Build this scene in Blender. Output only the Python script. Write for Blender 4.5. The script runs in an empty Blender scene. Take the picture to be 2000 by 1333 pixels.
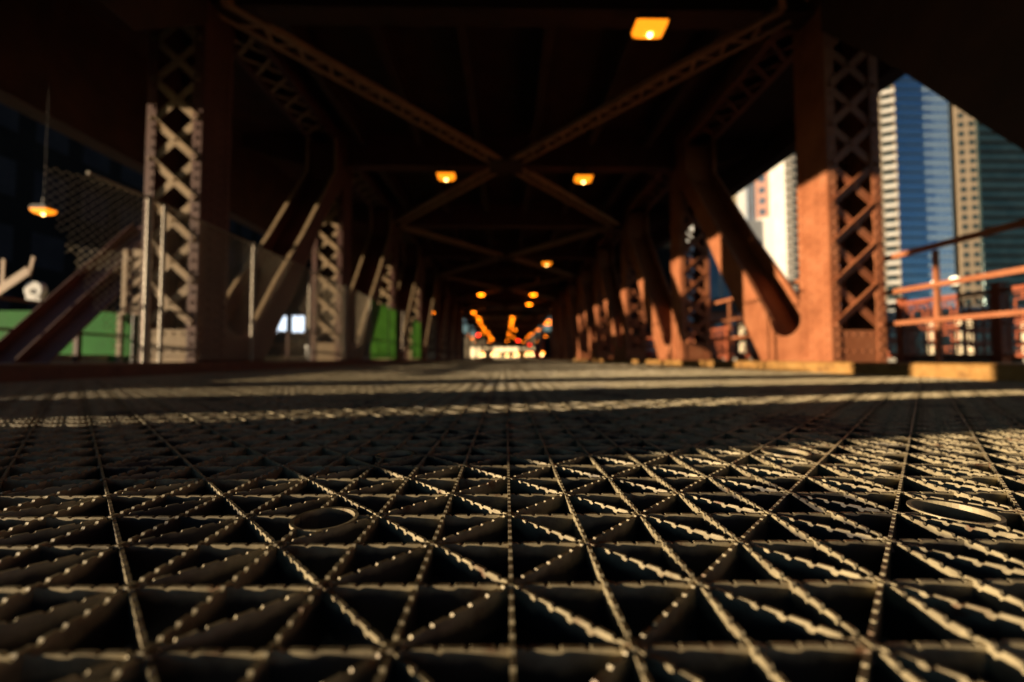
import bpy, math, random
import numpy as np
from mathutils import Vector, Matrix
R = math.radians
rnd = random.Random(7)

# ------------------------------------------------------------------ camera, sky, sun, exposure
scene = bpy.context.scene
C = scene.collection
cam_d = bpy.data.cameras.new("camera")
cam = bpy.data.objects.new("camera", cam_d)
C.objects.link(cam)
cam.location = (0, 0, 0.2)
cam.rotation_euler = (R(90 + 2.31), 0, R(-0.83))
cam_d.sensor_width = 36
cam_d.lens = 14.94
cam_d.clip_start = 0.02
cam_d.clip_end = 3000
cam_d.dof.use_dof = True
cam_d.dof.focus_distance = 0.60
cam_d.dof.aperture_fstop = 1.75
cam_d.dof.aperture_blades = 0
scene.camera = cam

SUN_EL, SUN_AZ = 5.2, 76.0          # azimuth measured from behind the camera towards its left
world = bpy.data.worlds.new("World")
scene.world = world
world.use_nodes = True
nt = world.node_tree
bg = nt.nodes["Background"]
sky = nt.nodes.new("ShaderNodeTexSky")
sky.sky_type = 'NISHITA'
sky.sun_disc = False
sky.sun_elevation = R(SUN_EL)
sky.sun_rotation = R(180 + SUN_AZ)
sky.air_density = 0.8
sky.dust_density = 0.1
sky.ozone_density = 2.0
nt.links.new(sky.outputs[0], bg.inputs[0])
bg.inputs[1].default_value = 0.052
sun_d = bpy.data.lights.new("sun", 'SUN')
sun_d.energy = 5.0
sun_d.angle = R(0.5)
sun_d.color = (1.0, 0.77, 0.49)
sun = bpy.data.objects.new("sun", sun_d)
C.objects.link(sun)
to_sun = Vector((-math.sin(R(SUN_AZ)) * math.cos(R(SUN_EL)), -math.cos(R(SUN_AZ)) * math.cos(R(SUN_EL)), math.sin(R(SUN_EL))))
sun.rotation_euler = to_sun.to_track_quat('Z', 'Y').to_euler()
scene.view_settings.view_transform = 'Standard'
scene.view_settings.look = 'None'
scene.view_settings.exposure = 0.82
scene.view_settings.gamma = 1.0
scene.cycles.use_denoising = True
scene.cycles.max_bounces = 5
scene.cycles.diffuse_bounces = 1
scene.cycles.glossy_bounces = 3
scene.cycles.caustics_reflective = False
scene.cycles.caustics_refractive = False

# ------------------------------------------------------------------ materials
def mat(name, cols, rough=0.6, scale=6.0, bump=0.0, bscale=60.0, metal=0.0, emit=None, es=0.0, lo=0.35, hi=0.65, spec=0.5, trans=0.0):
    m = bpy.data.materials.new(name); m.use_nodes = True
    n = m.node_tree.nodes; l = m.node_tree.links; p = n["Principled BSDF"]
    geo = n.new("ShaderNodeNewGeometry")
    no = n.new("ShaderNodeTexNoise"); no.inputs["Scale"].default_value = scale; no.inputs["Detail"].default_value = 6; no.inputs["Roughness"].default_value = 0.65
    l.new(geo.outputs["Position"], no.inputs["Vector"])
    cr = n.new("ShaderNodeValToRGB"); l.new(no.outputs["Fac"], cr.inputs[0])
    e = cr.color_ramp.elements
    e[0].position = lo; e[1].position = hi
    e[0].color = (*cols[0], 1); e[1].color = (*cols[-1], 1)
    for i, c in enumerate(cols[1:-1]):
        x = e.new(lo + (hi - lo) * (i + 1) / (len(cols) - 1)); x.color = (*c, 1)
    l.new(cr.outputs[0], p.inputs["Base Color"])
    p.inputs["Roughness"].default_value = rough; p.inputs["Metallic"].default_value = metal
    p.inputs["Specular IOR Level"].default_value = spec
    mr = n.new("ShaderNodeMapRange"); mr.inputs["To Min"].default_value = max(0.02, rough - 0.12); mr.inputs["To Max"].default_value = min(1, rough + 0.15)
    l.new(no.outputs["Fac"], mr.inputs["Value"]); l.new(mr.outputs[0], p.inputs["Roughness"])
    if bump:
        n2 = n.new("ShaderNodeTexNoise"); n2.inputs["Scale"].default_value = bscale; n2.inputs["Detail"].default_value = 4
        l.new(geo.outputs["Position"], n2.inputs["Vector"])
        b = n.new("ShaderNodeBump"); b.inputs["Strength"].default_value = bump; b.inputs["Distance"].default_value = 0.3 / bscale
        l.new(n2.outputs["Fac"], b.inputs["Height"]); l.new(b.outputs[0], p.inputs["Normal"])
    if emit:
        p.inputs["Emission Color"].default_value = (*emit, 1); p.inputs["Emission Strength"].default_value = es
    if trans:
        tr = n.new("ShaderNodeBsdfTranslucent"); l.new(cr.outputs[0], tr.inputs[0])
        mx = n.new("ShaderNodeMixShader"); mx.inputs[0].default_value = trans
        l.new(p.outputs[0], mx.inputs[1]); l.new(tr.outputs[0], mx.inputs[2]); l.new(mx.outputs[0], n["Material Output"].inputs[0])
    return m

M = {}
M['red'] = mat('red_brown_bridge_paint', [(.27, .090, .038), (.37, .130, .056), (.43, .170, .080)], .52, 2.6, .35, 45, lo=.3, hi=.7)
M['lred'] = mat('shaded_bridge_paint', [(.07, .025, .018), (.10, .035, .025), (.13, .05, .036)], .6, 2.6, .35, 45, lo=.3, hi=.7)  # red-brown paint darkened so that its colour carries the shade
M['tan'] = mat('tan_paint', [(.28, .19, .11), (.40, .29, .17), (.35, .24, .14)], .6, 5, .3, 45)  # tan coat, paler than the left truss plates
M['ceil'] = mat('dark_ceiling_paint', [(.035, .016, .011), (.07, .032, .02)], .7, 2, .3, 30)  # near-black brown, used mostly on the deck underside
M['brace'] = mat('lightened_brace_paint', [(.42, .28, .18), (.55, .38, .25)], .6, 3, .2, 40)  # paler than the ceiling: light reaching the braces put into their colour
M['grate'] = mat('worn_grating_steel', [(.14, .055, .03), (.27, .225, .145), (.36, .305, .195), (.46, .39, .245)], .42, 28, .3, 420, lo=.28, hi=.68, metal=.12)
def shade_below(m, z0, z1, col):  # darkens bars below their top band, shade between them painted as colour
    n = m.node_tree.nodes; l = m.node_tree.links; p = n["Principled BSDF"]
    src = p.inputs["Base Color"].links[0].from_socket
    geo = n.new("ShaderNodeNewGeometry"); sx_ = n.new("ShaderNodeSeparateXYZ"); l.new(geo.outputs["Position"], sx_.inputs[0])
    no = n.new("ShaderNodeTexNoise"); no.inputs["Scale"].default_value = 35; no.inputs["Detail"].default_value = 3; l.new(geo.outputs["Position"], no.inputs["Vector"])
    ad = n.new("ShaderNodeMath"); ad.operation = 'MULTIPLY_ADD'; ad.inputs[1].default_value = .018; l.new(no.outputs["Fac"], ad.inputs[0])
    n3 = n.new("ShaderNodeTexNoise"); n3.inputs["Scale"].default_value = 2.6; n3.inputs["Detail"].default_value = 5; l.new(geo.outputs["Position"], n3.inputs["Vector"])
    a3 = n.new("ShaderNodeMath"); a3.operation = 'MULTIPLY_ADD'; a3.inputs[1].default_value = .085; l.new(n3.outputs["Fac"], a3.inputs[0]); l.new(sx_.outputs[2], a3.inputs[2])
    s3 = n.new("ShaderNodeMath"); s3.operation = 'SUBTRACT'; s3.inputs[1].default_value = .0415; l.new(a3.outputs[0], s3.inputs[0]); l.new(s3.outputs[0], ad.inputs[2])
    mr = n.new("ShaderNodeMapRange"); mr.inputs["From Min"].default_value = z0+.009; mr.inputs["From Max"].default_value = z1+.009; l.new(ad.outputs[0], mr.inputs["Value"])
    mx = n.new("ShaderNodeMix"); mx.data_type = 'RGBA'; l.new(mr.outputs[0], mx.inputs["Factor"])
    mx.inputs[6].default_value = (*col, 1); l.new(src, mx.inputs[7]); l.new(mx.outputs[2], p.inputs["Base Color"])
def polished_tops(m):
    n = m.node_tree.nodes; l = m.node_tree.links; p = n["Principled BSDF"]
    geo = n.new("ShaderNodeNewGeometry"); sx_ = n.new("ShaderNodeSeparateXYZ"); l.new(geo.outputs["True Normal"], sx_.inputs[0])
    no = n.new("ShaderNodeTexNoise"); no.inputs["Scale"].default_value = 90; no.inputs["Detail"].default_value = 3; l.new(geo.outputs["Position"], no.inputs["Vector"])
    a = n.new("ShaderNodeMath"); a.operation = 'MULTIPLY_ADD'; a.inputs[1].default_value = .5; l.new(no.outputs["Fac"], a.inputs[0]); l.new(sx_.outputs[2], a.inputs[2])
    mr = n.new("ShaderNodeMapRange"); mr.inputs["From Min"].default_value = 1.08; mr.inputs["From Max"].default_value = 1.26; mr.inputs["To Min"].default_value = .1; mr.inputs["To Max"].default_value = .95
    l.new(a.outputs[0], mr.inputs["Value"]); l.new(mr.outputs[0], p.inputs["Metallic"])
polished_tops(M['grate'])
shade_below(M['grate'], -.016, -.008, (.055, .050, .048))
M['weld'] = mat('rusty_weld', [(.12, .035, .015), (.2, .13, .08)], .55, 60, .6, 500, metal=.2)
M['yellow'] = mat('yellow_kerb_paint', [(.20, .10, .035), (.38, .20, .055), (.44, .25, .08)], .6, 7, .4, 50)
M['rkerb'] = mat('rusty_kerb_steel', [(.10, .035, .02), (.16, .06, .035)], .6, 6, .4, 50)
M['wire'] = mat('fence_wire', [(.55, .46, .33), (.7, .6, .45)], .5, 30, metal=.2)
M['galv'] = mat('galvanised_steel', [(.26, .22, .17), (.38, .33, .27)], .5, 30, .1, 200, metal=.2)
M['conc'] = mat('grey_concrete', [(.24, .23, .21), (.36, .34, .31)], .85, 3, .3, 40)
M['asph'] = mat('asphalt', [(.04, .04, .042), (.065, .062, .06)], .85, 8, .4, 120)
M['green'] = mat('green_hoarding_paint', [(.035, .19, .04), (.055, .25, .06)], .8, 3, .3, 30, spec=.15)
M['tarp'] = mat('green_windscreen_fabric', [(.16, .30, .10), (.24, .42, .15)], .8, 3, .2, 60, trans=.55)
M['white'] = mat('white_painted_metal', [(.62, .62, .60), (.78, .78, .76)], .5, 9)
M['dark'] = mat('dark_iron', [(.02, .02, .022), (.035, .03, .03)], .6, 9)
M['rrail'] = mat('red_railing_paint', [(.28, .065, .03), (.42, .12, .055)], .5, 9, .2, 60)
M['lamp'] = mat('amber_lamp_glass', [(.8, .4, .05), (.8, .45, .08)], .3, 9, emit=(1.0, .24, .008), es=1.2)
M['lampf'] = mat('amber_lamp_glass_far', [(.8, .4, .05), (.8, .45, .08)], .3, 9, emit=(1.0, .19, .004), es=7.0)
M['lampc'] = mat('lamp_bulb', [(.9, .7, .3), (.9, .7, .3)], .3, 9, emit=(1.0, .62, .18), es=9)
M['red_l'] = mat('red_signal_lens', [(.6, .02, .01), (.6, .02, .01)], .3, 9, emit=(1.0, .03, .01), es=9)
M['head'] = mat('warm_headlight', [(.9, .8, .5), (.9, .8, .5)], .3, 9, emit=(1.0, .62, .24), es=8)
M['amb'] = mat('amber_indicator', [(.9, .4, .05), (.9, .4, .05)], .3, 9, emit=(1.0, .25, .01), es=14)
M['shop'] = mat('lit_shop_window', [(.9, .8, .6), (.9, .8, .6)], .3, 9, emit=(1.0, .66, .30), es=1.1)
M['wlamp'] = mat('white_globe_glass', [(.9, .85, .7), (.9, .85, .7)], .3, 9, emit=(1.0, .82, .5), es=2.2)
M['car'] = mat('car_paint', [(.25, .25, .26), (.3, .3, .3)], .25, 9)
M['carg'] = mat('yellow_cab_paint', [(.55, .32, .03), (.6, .36, .04)], .25, 9)
M['carr'] = mat('red_car_paint', [(.35, .02, .02), (.4, .03, .02)], .25, 9)
M['glass'] = mat('dark_car_glass', [(.02, .02, .025), (.02, .02, .025)], .08, 9)
M['tyre'] = mat('tyre_rubber', [(.02, .02, .02), (.03, .03, .03)], .8, 9)
M['orange'] = mat('orange_barrel_plastic', [(.65, .07, .02), (.7, .09, .03)], .5, 9)
M['blue'] = mat('blue_banner', [(.05, .25, .4), (.06, .28, .45)], .6, 9)
M['cream'] = mat('cream_stone', [(.30, .24, .16), (.38, .31, .21)], .8, .3, .2, 8)
M['beige'] = mat('beige_concrete_facade', [(.30, .235, .165), (.37, .29, .21)], .85, .2)
M['balc'] = mat('white_balcony_concrete', [(.62, .60, .56), (.74, .72, .68)], .8, .3)
M['brick'] = mat('pink_brick', [(.42, .22, .17), (.50, .28, .22)], .85, .6)
M['rbrick'] = mat('red_brick', [(.30, .09, .05), (.42, .15, .09)], .85, 1.2, .2, 30)
M['blank'] = mat('white_rendered_wall', [(.62, .61, .59), (.66, .65, .63)], .8, .2)
M['tglass'] = mat('blue_tower_glass', [(.42, .66, .92), (.52, .74, .96)], .10, .15, metal=.9, spec=.9)
M['dglass'] = mat('dark_tower_glass', [(.02, .05, .06), (.04, .08, .09)], .1, .2, metal=.3)
M['span'] = mat('grey_blue_spandrel', [(.30, .42, .56), (.36, .50, .66)], .4, .3)
M['wglass'] = mat('window_glass', [(.10, .15, .20), (.18, .25, .32)], .12, .5, metal=.5)
M['dull'] = mat('dusty_dark_window', [(.02, .02, .025), (.035, .035, .04)], .85, .5, spec=.1)
M['grey'] = mat('pale_grey_cladding', [(.42, .43, .44), (.52, .53, .54)], .6, .2)
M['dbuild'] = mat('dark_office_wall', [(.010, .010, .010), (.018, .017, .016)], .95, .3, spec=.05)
M['skywall'] = mat('sky_glow_window', [(.75, .78, .82), (.8, .82, .85)], .4, 9, emit=(.75, .86, 1.0), es=1.3)  # emission stands in for sky seen through the windows
M['river'] = mat('river_water', [(.012, .02, .018), (.02, .028, .024)], .12, 2, .6, 3)

# ------------------------------------------------------------------ mesh helpers
class MB:
    def __init__(s): s.v = []; s.f = []
    def add(s, vs, fs):
        b = len(s.v); s.v.extend([tuple(v) for v in vs]); s.f.extend([tuple(i + b for i in f) for f in fs]); return s
    def box(s, x0, x1, y0, y1, z0, z1):
        return s.add([(x0,y0,z0),(x1,y0,z0),(x1,y1,z0),(x0,y1,z0),(x0,y0,z1),(x1,y0,z1),(x1,y1,z1),(x0,y1,z1)],
                     [(0,3,2,1),(4,5,6,7),(0,1,5,4),(1,2,6,5),(2,3,7,6),(3,0,4,7)])
    def beam(s, p0, p1, w, t, up=(0,0,1)):
        """bar from p0 to p1; w is its width across, t its thickness along the normal `up`"""
        p0, p1, up = Vector(p0), Vector(p1), Vector(up)
        d = (p1 - p0).normalized(); a = d.cross(up).normalized(); b = a.cross(d).normalized()
        a = a * (w / 2); b = b * (t / 2); vs = []
        for p in (p0, p1):
            vs += [p - a - b, p + a - b, p + a + b, p - a + b]
        return s.add(vs, [(0,3,2,1),(4,5,6,7),(0,1,5,4),(1,2,6,5),(2,3,7,6),(3,0,4,7)])
    def tube(s, pts, r, n=8, caps=True):
        pts = [Vector(p) for p in pts]; vs = []; fs = []
        for i, p in enumerate(pts):
            d = (pts[min(i + 1, len(pts) - 1)] - pts[max(i - 1, 0)]).normalized()
            u = d.cross(Vector((0, 0, 1)));
            if u.length < .05: u = d.cross(Vector((1, 0, 0)))
            u.normalize(); w = d.cross(u)
            rr = r[i] if isinstance(r, (list, tuple)) else r
            vs += [p + (u * math.cos(2*math.pi*k/n) + w * math.sin(2*math.pi*k/n)) * rr for k in range(n)]
        for i in range(len(pts) - 1):
            for k in range(n):
                fs.append((i*n+k, i*n+(k+1)%n, (i+1)*n+(k+1)%n, (i+1)*n+k))
        if caps: fs += [tuple(range(n))[::-1], tuple((len(pts)-1)*n + k for k in range(n))]
        return s.add(vs, fs)
    def prism(s, poly, a0, a1, axis='x'):
        """polygon of (y,z) [axis x], (x,z) [axis y] or (x,y) [axis z], extruded from a0 to a1"""
        n = len(poly)
        def P(a, q): return (a, q[0], q[1]) if axis == 'x' else ((q[0], a, q[1]) if axis == 'y' else (q[0], q[1], a))
        vs = [P(a0, q) for q in poly] + [P(a1, q) for q in poly]
        fs = [tuple(range(n)), tuple(range(2*n-1, n-1, -1))] + [(i, (i+1)%n, n+(i+1)%n, n+i) for i in range(n)]
        return s.add(vs, fs)
    def rivet(s, p, nrm, r=.02, h=.011):
        p, nrm = Vector(p), Vector(nrm); u = nrm.orthogonal().normalized(); w = nrm.cross(u); vs = []
        for rr, hh in ((r, 0), (r*.72, h*.75)):
            vs += [p + (u*math.cos(math.pi*k/3) + w*math.sin(math.pi*k/3))*rr + nrm*hh for k in range(6)]
        vs.append(p + nrm*h)
        fs = [(k, (k+1)%6, 6+(k+1)%6, 6+k) for k in range(6)] + [(6+k, 6+(k+1)%6, 12) for k in range(6)]
        return s.add(vs, fs)
    def sphere(s, c, r, n=14, m=8, sz=1.0):
        vs = []; fs = []
        for i in range(m+1):
            a = math.pi*i/m
            for k in range(n):
                b = 2*math.pi*k/n
                vs.append((c[0]+r*math.sin(a)*math.cos(b), c[1]+r*math.sin(a)*math.sin(b), c[2]+r*math.cos(a)*sz))
        for i in range(m):
            for k in range(n): fs.append((i*n+k, (i+1)*n+k, (i+1)*n+(k+1)%n, i*n+(k+1)%n))
        return s.add(vs, fs)
    def mesh(s, name, m, flip=False):
        me = bpy.data.meshes.new(name)
        v = [(-x, y, z) for x, y, z in s.v] if flip else s.v
        f = [tuple(reversed(q)) for q in s.f] if flip else s.f
        me.from_pydata(v, [], f); me.update(); me.materials.append(m); return me
    def build(s, name, m, parent=None, loc=(0,0,0), flip=False):
        return place(name, s.mesh(name, m, flip), parent, loc)

def place(name, me, parent=None, loc=(0,0,0)):
    o = bpy.data.objects.new(name, me); C.objects.link(o); o.location = loc
    if parent: o.parent = parent
    return o
def tag(o, label=None, cat=None, group=None, kind=None):
    if label: o['label'] = label
    if cat: o['category'] = cat
    if group: o['group'] = group
    if kind: o['kind'] = kind
    return o
def empty(name, loc=(0,0,0), label=None, cat=None, group=None, kind=None):
    o = bpy.data.objects.new(name, None); C.objects.link(o); o.location = loc; o.empty_display_size = .2
    return tag(o, label, cat, group, kind)
def copy_tree(o, parent=None):
    c = o.copy(); C.objects.link(c)
    if parent: c.parent = parent
    for ch in list(o.children): copy_tree(ch, c)
    return c

# ------------------------------------------------------------------ steel grating deck
CELL = 0.0842
NX, NY = 112, 12                      # cells in one grating panel
def bars_mesh(name, fine, hole=None, seed=1):
    """union-jack grating: serrated bars along X and Y through every node, diagonals through every second node"""
    rg = np.random.RandomState(seed)
    def profile(L, pitch, k, dp=.6):
        """(u, z) points along the notched top edge"""
        n = max(1, int(round(L / pitch))); p = L / n; rr = p * k; pts = [(0., 0.)]
        for i in range(n):
            c = (i + .5) * p
            if fine:
                for a in (180, 225, 270, 315, 360):
                    pts.append((c + rr * math.cos(R(a)), rr * dp * math.sin(R(a))))
            else:
                pts += [(c - rr, 0.), (c, -rr * dp), (c + rr, 0.)]
        pts.append((L, 0.))
        return np.array(pts)
    V = []; F = []; base = 0; nweld = 0
    x0 = -NX / 2 * CELL
    def add(starts, d, L, t, depth, topz, pitch, k_, dp=.6, jit=True):
        nonlocal base
        pr = profile(L, pitch, k_, dp); n = len(pr)
        d = np.array(d, float); a = np.array([-d[1], d[0]])
        loc = np.zeros((n * 4, 3))
        for k, (side, low) in enumerate(((-1, 0), (1, 0), (1, 1), (-1, 1))):
            sl = slice(k * n, (k + 1) * n)
            loc[sl, 0] = pr[:, 0] * d[0] + a[0] * side * t / 2
            loc[sl, 1] = pr[:, 0] * d[1] + a[1] * side * t / 2
            loc[sl, 2] = (-depth if low else pr[:, 1]) + (topz if not low else 0)
        i = np.arange(n - 1)
        f = []
        for k0, k1 in ((0, 1), (1, 2), (3, 0)):
            f.append(np.stack([k0 * n + i, k1 * n + i, k1 * n + i + 1, k0 * n + i + 1], 1))
        f = np.concatenate(f)
        s = np.array(starts, float); m = len(s)
        v = np.tile(loc, (m, 1, 1)); v[:, :, 0] += s[:, 0:1]; v[:, :, 1] += s[:, 1:2]
        if jit: v[:, :, 2] += rg.uniform(-.0006, .0006, (m, 1)) * (1 if fine else 2.2)
        ff = np.tile(f, (m, 1, 1)) + (np.arange(m) * n * 4)[:, None, None]
        V.append(v.reshape(-1, 3)); F.append(ff.reshape(-1, 4) + base); base += m * n * 4
    lon, tra, d1, d2 = [], [], [], []
    for i in range(NX + 1):
        for j in range(NY + 1):
            p = (x0 + i * CELL, j * CELL)
            if j < NY: lon.append(p)
            if i < NX and j < NY: tra.append(p)
            if (i + j) % 2 == 0:
                if i < NX and j < NY: d1.append(p)
                if i > 0 and j < NY: d2.append(p)
    g = .0035
    add(lon, (0, 1), CELL, .0038, .050, 0., CELL/5, .21, 1.0)
    add(tra, (1, 0), CELL, .0042, .075, -.0018, CELL/4, .13, .6)
    s2 = math.sqrt(.5); Ld = CELL * math.sqrt(2)
    add([(p[0] + g*s2, p[1] + g*s2) for p in d1], (s2, s2), Ld - 2*g, .0035, .034, -.0012, CELL/4.5, .16, .8)
    add([(p[0] - g*s2, p[1] + g*s2) for p in d2], (-s2, s2), Ld - 2*g, .0035, .034, -.0012, CELL/4.5, .16, .8)
    # thicker rolled foot of the transverse bearing bars
    nb = NY
    for j in range(nb):
        y = j * CELL
        bx = np.array([(x0, y-.006, -.083), (-x0, y-.006, -.083), (-x0, y+.006, -.083), (x0, y+.006, -.083),
                       (x0, y-.006, -.068), (-x0, y-.006, -.068), (-x0, y+.006, -.068), (x0, y+.006, -.068)])
        V.append(bx); F.append(np.array([(0,3,2,1),(4,5,6,7),(0,1,5,4),(2,3,7,6)]) + base); base += 8
    # weld lumps at the star nodes
    if fine:
        cs = [(x0 + i*CELL, j*CELL) for i in range(NX+1) for j in range(NY) if (i+j) % 2 == 0]
        k = np.arange(8) * math.pi / 4
        for c in cs:
            r0 = .0072 * rg.uniform(.8, 1.25)
            top = -.001 + rg.uniform(-.0008, .0012)
            rr = r0 * rg.uniform(.8, 1.2, 8)
            a = np.stack([c[0]+rr*np.cos(k), c[1]+rr*np.sin(k), np.full(8, top-.010)], 1)
            b = np.stack([c[0]+rr*.62*np.cos(k), c[1]+rr*.62*np.sin(k), np.full(8, top-.002)], 1)
            V += [a, b, np.array([(c[0], c[1], top)])]
            i = np.arange(8); i2 = (i+1) % 8
            F.append(np.stack([i, i2, 8+i2, 8+i], 1) + base)
            F.append(np.stack([8+i, 8+i2, np.full(8, 16), np.full(8, 16)], 1) + base)
            base += 17
    V = np.concatenate(V); F = np.concatenate(F)
    if fine: nweld = len(cs)*16
    isw = np.zeros(len(F), bool); isw[len(F)-nweld:] = nweld > 0
    if hole:
        cx = V[F].mean(1)
        keep = np.ones(len(F), bool)
        for hx, hy, hr in hole: keep &= (np.hypot(cx[:, 0]-hx, cx[:, 1]-hy) > hr) | (V[F][:, :, 2].min(1) < -.08)
        F = F[keep]; isw = isw[keep]
    tri = F[:, 2] == F[:, 3]
    quads = F[~tri]; tris = F[tri][:, :3]
    me = bpy.data.meshes.new(name)
    nl = len(quads)*4 + len(tris)*3
    me.vertices.add(len(V)); me.vertices.foreach_set("co", V.astype(np.float32).ravel())
    me.loops.add(nl); me.loops.foreach_set("vertex_index", np.concatenate([quads.ravel(), tris.ravel()]).astype(np.int32))
    me.polygons.add(len(quads)+len(tris))
    ls = np.concatenate([np.arange(len(quads))*4, len(quads)*4 + np.arange(len(tris))*3]).astype(np.int32)
    me.polygons.foreach_set("loop_start", ls)
    me.update(calc_edges=True); me.validate()
    me.shade_flat()
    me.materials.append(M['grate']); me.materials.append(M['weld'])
    if len(me.polygons) == len(isw): me.polygons.foreach_set('material_index', np.concatenate([isw[~tri], isw[tri]]).astype(np.int32))
    return me
PL = NY * CELL
OX, OY = 0.0047, 0.053
rings = [(-.228, .548, .040), (.592, .562, .046), (-.232, .905, .040), (.603, .917, .046)]
deck = empty('bridge_deck', (OX, OY, 0), kind='structure')
deck['label'] = 'open steel grating roadway of the bridge'
y_start = -PL * 1
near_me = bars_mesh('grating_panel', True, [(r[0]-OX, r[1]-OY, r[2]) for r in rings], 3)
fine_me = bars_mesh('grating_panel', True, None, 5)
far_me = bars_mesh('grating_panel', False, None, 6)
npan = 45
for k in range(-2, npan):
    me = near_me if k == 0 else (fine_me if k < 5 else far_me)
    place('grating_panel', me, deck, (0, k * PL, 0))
for hx, hy, hr in rings:
    mb = MB(); n = 40; vs = []; fs = []
    for r_, z in ((hr, .0015), (hr, -.05), (hr-.0045, -.05), (hr-.0045, .0012)):
        vs += [(r_*math.cos(2*math.pi*k/n), r_*math.sin(2*math.pi*k/n), z) for k in range(n)]
    for a in range(4):
        b = (a+1) % 4
        fs += [(a*n+k, b*n+k, b*n+(k+1)%n, a*n+(k+1)%n) for k in range(n)]
    mb.add(vs, fs).build('pipe_sleeve', M['grate'], deck, (hx-OX, hy-OY, -.0025))
ms = MB()
for x in np.arange(-4.4, 4.5, 1.1): ms.box(x-.09, x+.09, 0, 44, -.10, -.084); ms.box(x-.012, x+.012, 0, 44, -.55, -.10)
for y in np.arange(1.2, 44, 5.2): ms.box(-4.6, 4.6, y-.15, y+.15, -1.2, -.56)
ms.build('floor_beam', M['dark'], deck)

# ------------------------------------------------------------------ water, banks, road, pavements
MB().box(-400, 400, -120, 45, -8.2, -7).build('river', M['river'])['kind'] = 'structure'
MB().box(-500, 500, 45.01, 900, -9, -.06).build('ground', M['conc'])['kind'] = 'structure'
MB().box(-500, -12.5, 24, 45, -9, -.07).build('quay', M['conc'])['kind'] = 'structure'
MB().box(-4.65, 4.65, 44.6, 420, -.05, -.004).build('road', M['asph'])['kind'] = 'structure'
mk = MB()
for y in np.arange(60, 260, 6): mk.box(-.06, .06, y, y+3, -.003, 0.)
mk.build('lane_marking', M['white'])['kind'] = 'structure'
for sx in (-1, 1):
    MB().box(5.62, 8.3, -10, 44.6, -.15, .12).build('sidewalk', M['conc'], flip=sx < 0)['kind'] = 'structure'
    MB().box(4.66, 12, 44.61, 420, -.05, .12).build('pavement', M['conc'], flip=sx < 0)['kind'] = 'structure'
    MB().box(8.3, 8.55, -10, 44.6, -.5, .27).build('sidewalk_edge', M['conc'], flip=sx < 0)['kind'] = 'structure'
kb = MB()
kb.prism([(4.42, -.02), (4.42, .125), (4.45, .15), (4.66, .15), (4.66, -.02)], -9, 44.6, 'y')
for y in np.arange(.4, 44, .6): kb.rivet((4.42, y, .075), (-1, 0, 0), .018, .012)
kb.build('kerb', M['yellow'])['kind'] = 'structure'
kb.build('kerb', M['rkerb'], flip=True, loc=(.30, 0, 0))['kind'] = 'structure'
sk = MB().box(4.4, 4.6, -9, 44.6, -.5, -.02)
# ------------------------------------------------------------------ trusses
X0, X1 = 4.66, 5.44          # inner and outer faces of a truss
YC0, YC1 = 6.0, 6.62         # a column's near and far faces (first visible frame)
PP = 5.2                     # panel length
HT = 5.85                    # underside of the chord
FR = list(range(-2, 8))
def arc(cx, cz, rx, rz, a0, a1, n=10):
    return [(cx + rx*math.cos(R(a0+(a1-a0)*i/n)), cz + rz*math.sin(R(a0+(a1-a0)*i/n))) for i in range(n+1)]
def column_mb():
    m = MB(); y0, y1 = 0, YC1-YC0
    m.box(X0, X0+.018, y0, y1, 0, HT+.1); m.box(X1-.018, X1, y0, y1, 0, HT+.1)
    for ya, yb in ((y0-.014, y0-.001), (y1+.001, y1+.014)):
        m.box(X0, X0+.13, ya, yb, 0, HT+.1); m.box(X1-.13, X1, ya, yb, 0, HT+.1)
    # cover strips and rivet rows on the roadway face
    m.box(X0-.012, X0-.001, y0+.0, y0+.13, 0.02, HT); m.box(X0-.012, X0-.001, y1-.13, y1, 0.02, HT)
    for z in np.arange(.1, HT, .147):
        for y in (.065, y1-.065): m.rivet((X0-.012, y, z), (-1, 0, 0), .026, .022)
        for y in (.22, y1-.22): m.rivet((X0, y, z+.07), (-1, 0, 0), .026, .022)
        for x in (X0+.08, X1-.08): m.rivet((x, y0-.014, z), (0, -1, 0), .024, .018)
    m.box(X0-.03, X1+.03, y0-.05, y1+.05, -.3, .03)
    return m
def column_lattice(y, s):
    m = MB(); a, b = X0+.07, X1-.07; p = .585; z = .68; yy = y
    while z < HT - .3:
        m.beam((a, yy, z), (b, yy, z+p), .105, .012, (0, 1, 0))
        m.beam((a, yy+.016*s, z+p), (b, yy+.016*s, z), .105, .012, (0, 1, 0))
        d = Vector((b-a, 0, p)).normalized(); nn = Vector((-d.z, 0, d.x))*.048
        m.beam(Vector((a, yy-.02*s, z))+nn, Vector((b, yy-.02*s, z+p))+nn, .012, .05, (0, 1, 0))
        for q in ((a, z), (b, z), (b, z+p), (a, z+p)): m.rivet((q[0], yy-.022*s, q[1]), (0, -s, 0), .034, .03)
        m.rivet(((a+b)/2, yy-.014*s, z+p/2), (0, -s, 0), .026, .02)
        z += p
    return m
def tie_mb(y, s):
    m = MB(); m.box(X0+.02, X1-.02, y-.006, y+.006, .0, .60)
    for z in (.06, .3, .54):
        for x in np.arange(X0+.08, X1, .125): m.rivet((x, y-.006, z), (0, -1, 0), .019, .012)
    return m
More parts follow.
